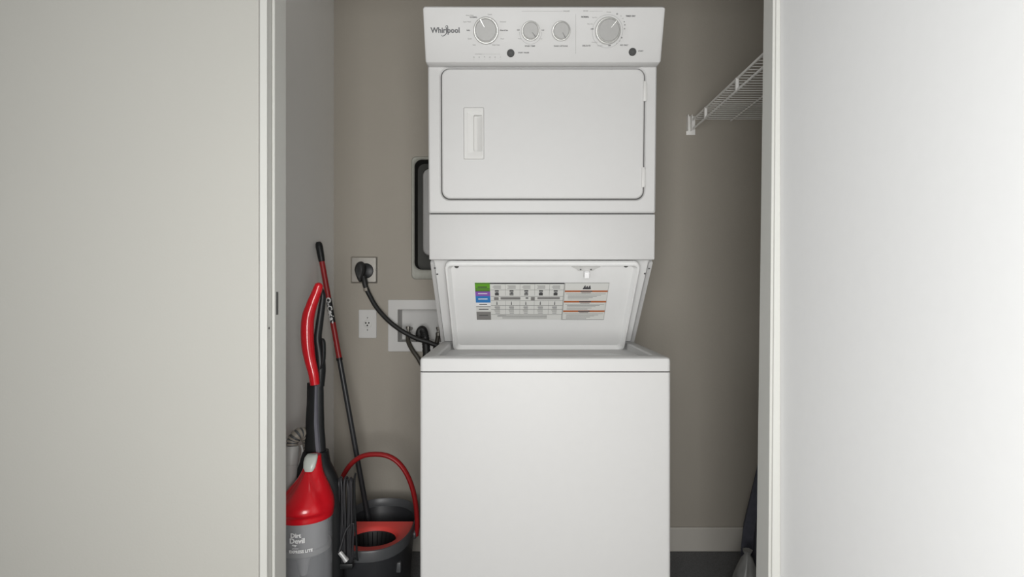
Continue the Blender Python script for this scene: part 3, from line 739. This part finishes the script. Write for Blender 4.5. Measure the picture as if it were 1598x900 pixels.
b = new(); lathe(b, (mb.x, mb.y, 0.034), (0, 0, 1), [(0.032, 0), (0.036, 0.02), (0.03, 0.035), (0.014, 0.045)], 24); obj('mop_head', b, M_wprint, t)

# ================================================================ vacuum cleaner
VX, VY = -0.617, 1.734
t = thing('upright_vacuum', 'red and black upright vacuum with clear dust canister left of bucket', 'vacuum cleaner', (VX, VY, 0))
D = 1.82
def vp(lst, d=D): return [P(x, y, d) for x, y in lst]
# red grip
b = new(); pts = [(498, 444.5), (494, 456), (487, 474), (481, 494), (479.5, 515), (480.5, 540), (484, 562), (489, 582), (491.5, 600)]
rad = [0.0125, .0145, .0165, .0188, .0195, .0190, .0170, .0155, .0140]
sp = smooth_path(vp(pts, 1.808), 6); rr = interp(rad, 6)
u_ = (sp[0]-sp[1]).normalized(); sp = [sp[0]+u_*.0075, sp[0]+u_*.006, sp[0]+u_*.003]+sp; rr = [.002, .0065, .0105]+rr
tube(b, sp, rr, 20, ref=(0, 1, 0), flat=1.05); obj('red_grip', b, M_red, t)
b = new(); pts = [(501, 450), (504, 462), (502, 480), (498.5, 505), (496, 528), (499, 550), (501, 575), (499.5, 602)]
tube(b, smooth_path(vp(pts, 1.838), 6), interp([.006, .0085, .0105, .0115, .012, .014, .0145, .013], 6), 18, ref=(0, 1, 0), flat=1.2); obj('handle_back', b, M_black, t)
b = new(); pts = [(501, 528), (505, 534), (505, 560), (500, 576)]
tube(b, smooth_path(vp(pts, 1.825), 5), interp([.003, .006, .006, .003], 5), 12, ref=(0, 1, 0), flat=1.5); obj('cord_hook', b, M_black, t)
# stick
b = new()
pts = [(492, 597), (492, 625), (491.5, 660), (492, 695), (493, 722), (493, 760)]; rad = [.0255, .0265, .0290, .0325, .0350, .037]
tube(b, smooth_path(vp(pts, 1.835), 5), interp(rad, 5), 24, ref=(0, 1, 0), flat=.62); obj('stick', b, M_black, t)
b = new()
sg = [(490, 494.5, 602), (489.5, 494.5, 630), (489, 495.5, 660), (491, 498, 690), (494.5, 501, 722), (498, 504, 745)]
loops = []
for xa, xb_, y in sg:
    z0 = P(xa, y, 1.81); z1 = P(xb_, y, 1.81); k = (y-600)/145*0.006
    loops.append([(z0.x, 1.822-k, z0.z), (z0.x+.002, 1.812-k, z0.z), (z1.x-.002, 1.812-k, z1.z), (z1.x, 1.822-k, z1.z)])
loft(b, loops); obj('stick_stripe', b, M_lilac, t)
# rear housing
b = new(); loops = []
def el(cx, cy, a, c_, z, n=32, e=2.0):
    return [(cx+a*math.copysign(abs(math.cos(2*PI*k/n))**(2/e), math.cos(2*PI*k/n)), cy+c_*math.copysign(abs(math.sin(2*PI*k/n))**(2/e), math.sin(2*PI*k/n)), z) for k in range(n)]
for z, a, cx in ((.12, .085, VX), (.30, .083, VX), (.44, .084, VX-.002), (.50, .080, VX-.003), (.54, .066, VX-.003), (.575, .047, VX-.003), (.61, .038, VX)):
    loops.append(el(cx, 1.832, a, .034, z, e=2.6))
loft(b, loops); obj('rear_housing', b, M_black, t)
# red cover
b = new(); loops = []
key = [(.4468, .082, 1.734), (.455, .0828, 1.734), (.475, .082, 1.735), (.493, .0775, 1.738), (.510, .068, 1.744), (.528, .056, 1.752), (.550, .040, 1.762), (.575, .0285, 1.772), (.597, .0235, 1.779), (.612, .021, 1.784)]
kp = smooth_path(key, 5)
for p in kp: loops.append(el(VX+.011*min(1, (p.x-.4468)/.10), p.z, p.y, p.y*.98, p.x, 96))
loft(b, loops)
for v in b.verts:      # a raised tongue down the middle, with a scoop at each side
    if v.co.y < 1.765 and .455 < v.co.z < .605:
        a = math.atan2(v.co.x-VX, -(v.co.y-1.765)); h_ = (v.co.z-.455)/.15
        f_ = math.sin(PI*min(1, h_**.6)); half = .24+.42*(1-h_)
        e_ = 1/(1+math.exp((abs(a-.16)-half)/.035))*min(1, (v.co.z-.462)/.012 if v.co.z > .462 else 0)
        v.co.y -= 0.013*f_*e_
        v.co.y += 0.0055*f_*math.exp(-((a+.62)/.12)**2)
obj('red_cover', b, M_red, t, angle=60)
b = new()
loops = []
for z, a, c_, cy in ((.574, .012, .008, 1.742), (.584, .0175, .011, 1.744), (.600, .0195, .012, 1.752), (.611, .0190, .012, 1.762), (.617, .015, .010, 1.770)):
    loops.append(el(VX+.010, cy, a, c_, z, 24, 2.6))
loft(b, loops); obj('release_button', b, M_button_pale, t)
# canister
b = new()
loft(b, [el(VX, 1.734, .0795, .0795, .4465, 48), el(VX, 1.734, .079, .079, .16, 48)], False, False)
loft(b, [el(VX, 1.734, .0775, .0775, .4465, 48), el(VX, 1.734, .077, .077, .16, 48)], False, False)
can = obj('dust_canister', b, M_clear, t)
b = new(); loft(b, [el(VX, 1.734, .066, .066, .445, 40), el(VX, 1.734, .066, .066, .365, 40), el(VX, 1.734, .050, .050, .350, 40), el(VX-.004, 1.734, .024, .024, .340, 40), el(VX-.004, 1.734, .010, .010, .27, 40)], True, True)
obj('filter_cup', b, M_filter, can)
b = new(); loft(b, [el(VX, 1.734, .0755, .0755, .366, 40), el(VX, 1.734, .0757, .0757, .352, 40), el(VX, 1.734, .068, .068, .346, 40)], True, True); obj('filter_ring', b, M_wand, can)
b = new(); loft(b, [el(VX, 1.734, .081, .081, .16, 40), el(VX, 1.734, .081, .081, .13, 40), el(VX, 1.734, .07, .07, .115, 40)]); obj('canister_base', b, M_black, t)
# white print on the canister
def canf(x, y, R_=.0803):
    ray = P(x, y, 1.0)-Vector((0, 0, EYE)); X, Y = ray.x, ray.y
    A = X*X+Y*Y; B_ = -2*(X*VX+Y*1.734); C_ = VX*VX+1.734**2-R_*R_
    s_ = (-B_-math.sqrt(max(0, B_*B_-4*A*C_)))/(2*A); p = Vector((0, 0, EYE))+ray*s_
    a0 = math.atan2(p.x-VX, -(p.y-1.734)); z0 = p.z
    return lambda u, v: Vector((VX+R_*math.sin(a0+u/R_), 1.734-R_*math.cos(a0+u/R_), z0+v))
b = new()
add_text(b, 'Dirt', 0.0175, canf(461, 836), bold=.0004)
add_text(b, 'Dirt', 0.0175, canf(461.5, 836, .0805), bold=.0004)
add_text(b, 'Devil', 0.0205, canf(463, 844.5), bold=.0004)
add_text(b, 'Devil', 0.0205, canf(463.6, 844.5, .0805), bold=.0004)
add_text(b, 'power', 0.007, canf(461, 856))
add_text(b, 'EXPRESS LITE', 0.0112, canf(469, 861, .0806), bold=.0005)
# little forked tail below the word
f_ = canf(460, 850.5)
for pts in ([(-.004, .001), (.006, .0), (.001, -.006)], [(-.009, .0), (-.004, .002), (-.003, -.004)]):
    b.faces.new([b.verts.new(f_(u, v)) for u, v in pts])
obj('canister_lettering', b, M_wprint, can, smooth=False)
# hose and wand stored on the left
b = new(); sp = smooth_path([P(484, 700, 1.86), P(480, 684, 1.85), P(472, 676, 1.835), P(463, 679, 1.82), P(457, 688, 1.815), P(455.5, 697, 1.81)], 18)
rr = [.0195 if (i % 9) < 5 else .0172 for i in range(len(sp))]
rs = tube(b, sp, rr, 20)
b.faces.ensure_lookup_table()
for i in range(len(sp)-1):
    if (i % 9) >= 5:
        for f in b.faces[i*20:(i+1)*20]: f.material_index = 1
obj('hose', b, [M_hose, M_mgrey], t)
b = new(); a, c = P(455.5, 695, 1.81), P(452, 760, 1.80)
lathe(b, a, c-a, [(.0195, 0), (.0215, .004), (.0215, .055), (.0205, .056), (.0195, .12), (.0195, .30)], 24); obj('wand', b, M_wand, t)
b = new(); tube(b, smooth_path([P(470, 694, 1.82), P(472, 705, 1.82), P(468, 722, 1.815), P(462, 738, 1.81)], 5), .003, 8); obj('hose_clip', b, M_wand, t)
# cleaning head on the floor
b = new()
hl = [rrect(VX+.01, 1.66, .255, .28, .04, 5), rrect(VX+.01, 1.665, .25, .27, .05, 5)]
loft(b, [[(x, y, .006) for x, y in hl[0]], [(x, y, .05) for x, y in hl[0]], [(x, y+.01, .08) for x, y in rrect(VX+.01, 1.67, .20, .22, .05, 5)]])
obj('cleaning_head', b, M_dgrey, t)
for sx in (-1, 1):
    b = new(); lathe(b, (VX+sx*.095, 1.835, .035), (sx, 0, 0), [(.034, 0), (.034, .018)], 24); obj('wheel', b, M_rubber, t)
b = new(); loft(b, [el(VX, 1.80, .05, .05, .078), el(VX, 1.80, .06, .05, .13)]); obj('swivel_neck', b, M_black, t)
# wound power cord on the right of the housing
b = new(); cen = P(541, 812, 1.838); path = []
NL = 7
for k in range(NL*24+1):
    a = 2*PI*k/24; lp = k/24; i_ = int(lp)
    jit = (0, .004, -.003, .005, -.004, .002, -.002, 0)[i_]
    sz = math.sin(a); cz_ = math.cos(a)
    xo = (lp-NL/2)*0.0066*(1-.25*max(0, -sz))+jit*math.sin(a*2+i_)*.8
    path.append((cen.x+xo+.003*cz_, cen.y-.017*math.copysign(abs(cz_)**.5, cz_), cen.z+math.copysign(abs(sz)**.85, sz)*(.132+jit)))
path += [(cen.x+.004, cen.y-.024, cen.z-.02), (cen.x-.008, cen.y-.026, cen.z-.06), (cen.x-.016, cen.y-.030, cen.z-.088)]
tube(b, smooth_path(path, 2), .0038, 8); obj('wound_cord', b, M_cord, t)
b = new(); q = P(535, 866, 1.81)
tube(b, [q+Vector((-.010, 0, .010)), q+Vector((.006, 0, -.010))], .0075, 12); tube(b, [q+Vector((.006, 0, -.010)), q+Vector((.012, -.0, -.018))], .009, 12)
obj('cord_plug', b, M_duct, t)
b = new(); q = P(553, 742, 1.825)
tube(b, smooth_path([q+Vector((0.004, 0, 0.008)), q+Vector((0, 0, -.02)), q+Vector((.002, 0, -.10)), q+Vector((.008, 0, -.25)), q+Vector((.004, .006, -.262)), q+Vector((-.05, .012, -.262))], 4), .0032, 10); obj('cord_hook', b, M_black, t)
b = new(); q = P(541, 880, 1.83); box(b, q.x-.045, q.x+.022, q.y-.012, q.y+.012, q.z-.012, q.z+.006, .004); obj('cord_hook', b, M_black, t)

# ================================================================ items in the right corner
t = thing('folded_umbrella', 'dark navy folded umbrella standing behind the right door jamb', 'umbrella', (0.93, 2.2, 0))
b = new(); loops = []
axis0 = Vector((0.955, 2.20, 0.02)); axis1 = Vector((1.03, 2.26, 0.86))
def umb(tt, r, drop=0):
    c = axis0.lerp(axis1, tt); out = []
    for k in range(48):
        a = 2*PI*k/48; f_ = 1+.16*math.cos(8*a)
        out.append((c.x+r*f_*math.cos(a), c.y+r*f_*math.sin(a), c.z-drop*(0.5+.5*math.cos(8*a))))
    return out
loft(b, [umb(.07, .045, .0), umb(.055, .070, .02), umb(.10, .084), umb(.22, .080), umb(.36, .062), umb(.52, .042), umb(.72, .026), umb(.93, .010)])
obj('canopy', b, M_fabric, t)
b = new(); tube(b, [axis0-Vector((.002, .001, .018)), axis1], .005, 10); obj('shaft', b, M_black, t)
b = new(); tube(b, [axis1, axis1.lerp(axis0, -.12)], .012, 14); obj('handle', b, M_black, t)
# bag
random.seed(11)
b = new(); n = 28; loops = []
for i, (z, r) in enumerate(((.003, .055), (.03, .066), (.07, .062), (.11, .052), (.145, .038), (.175, .022), (.190, .012), (.205, .020))):
    loops.append([(0.815+(.05*z)+r*(.72+.2*random.random())*math.cos(2*PI*k/n), 2.04+r*(.72+.22*random.random())*math.sin(2*PI*k/n), z) for k in range(n)])
loft(b, loops)
o = obj('plastic_bag', b, M_bag, angle=60); o['label'] = 'crumpled grey plastic bag on the carpet against the umbrella'; o['category'] = 'bag'
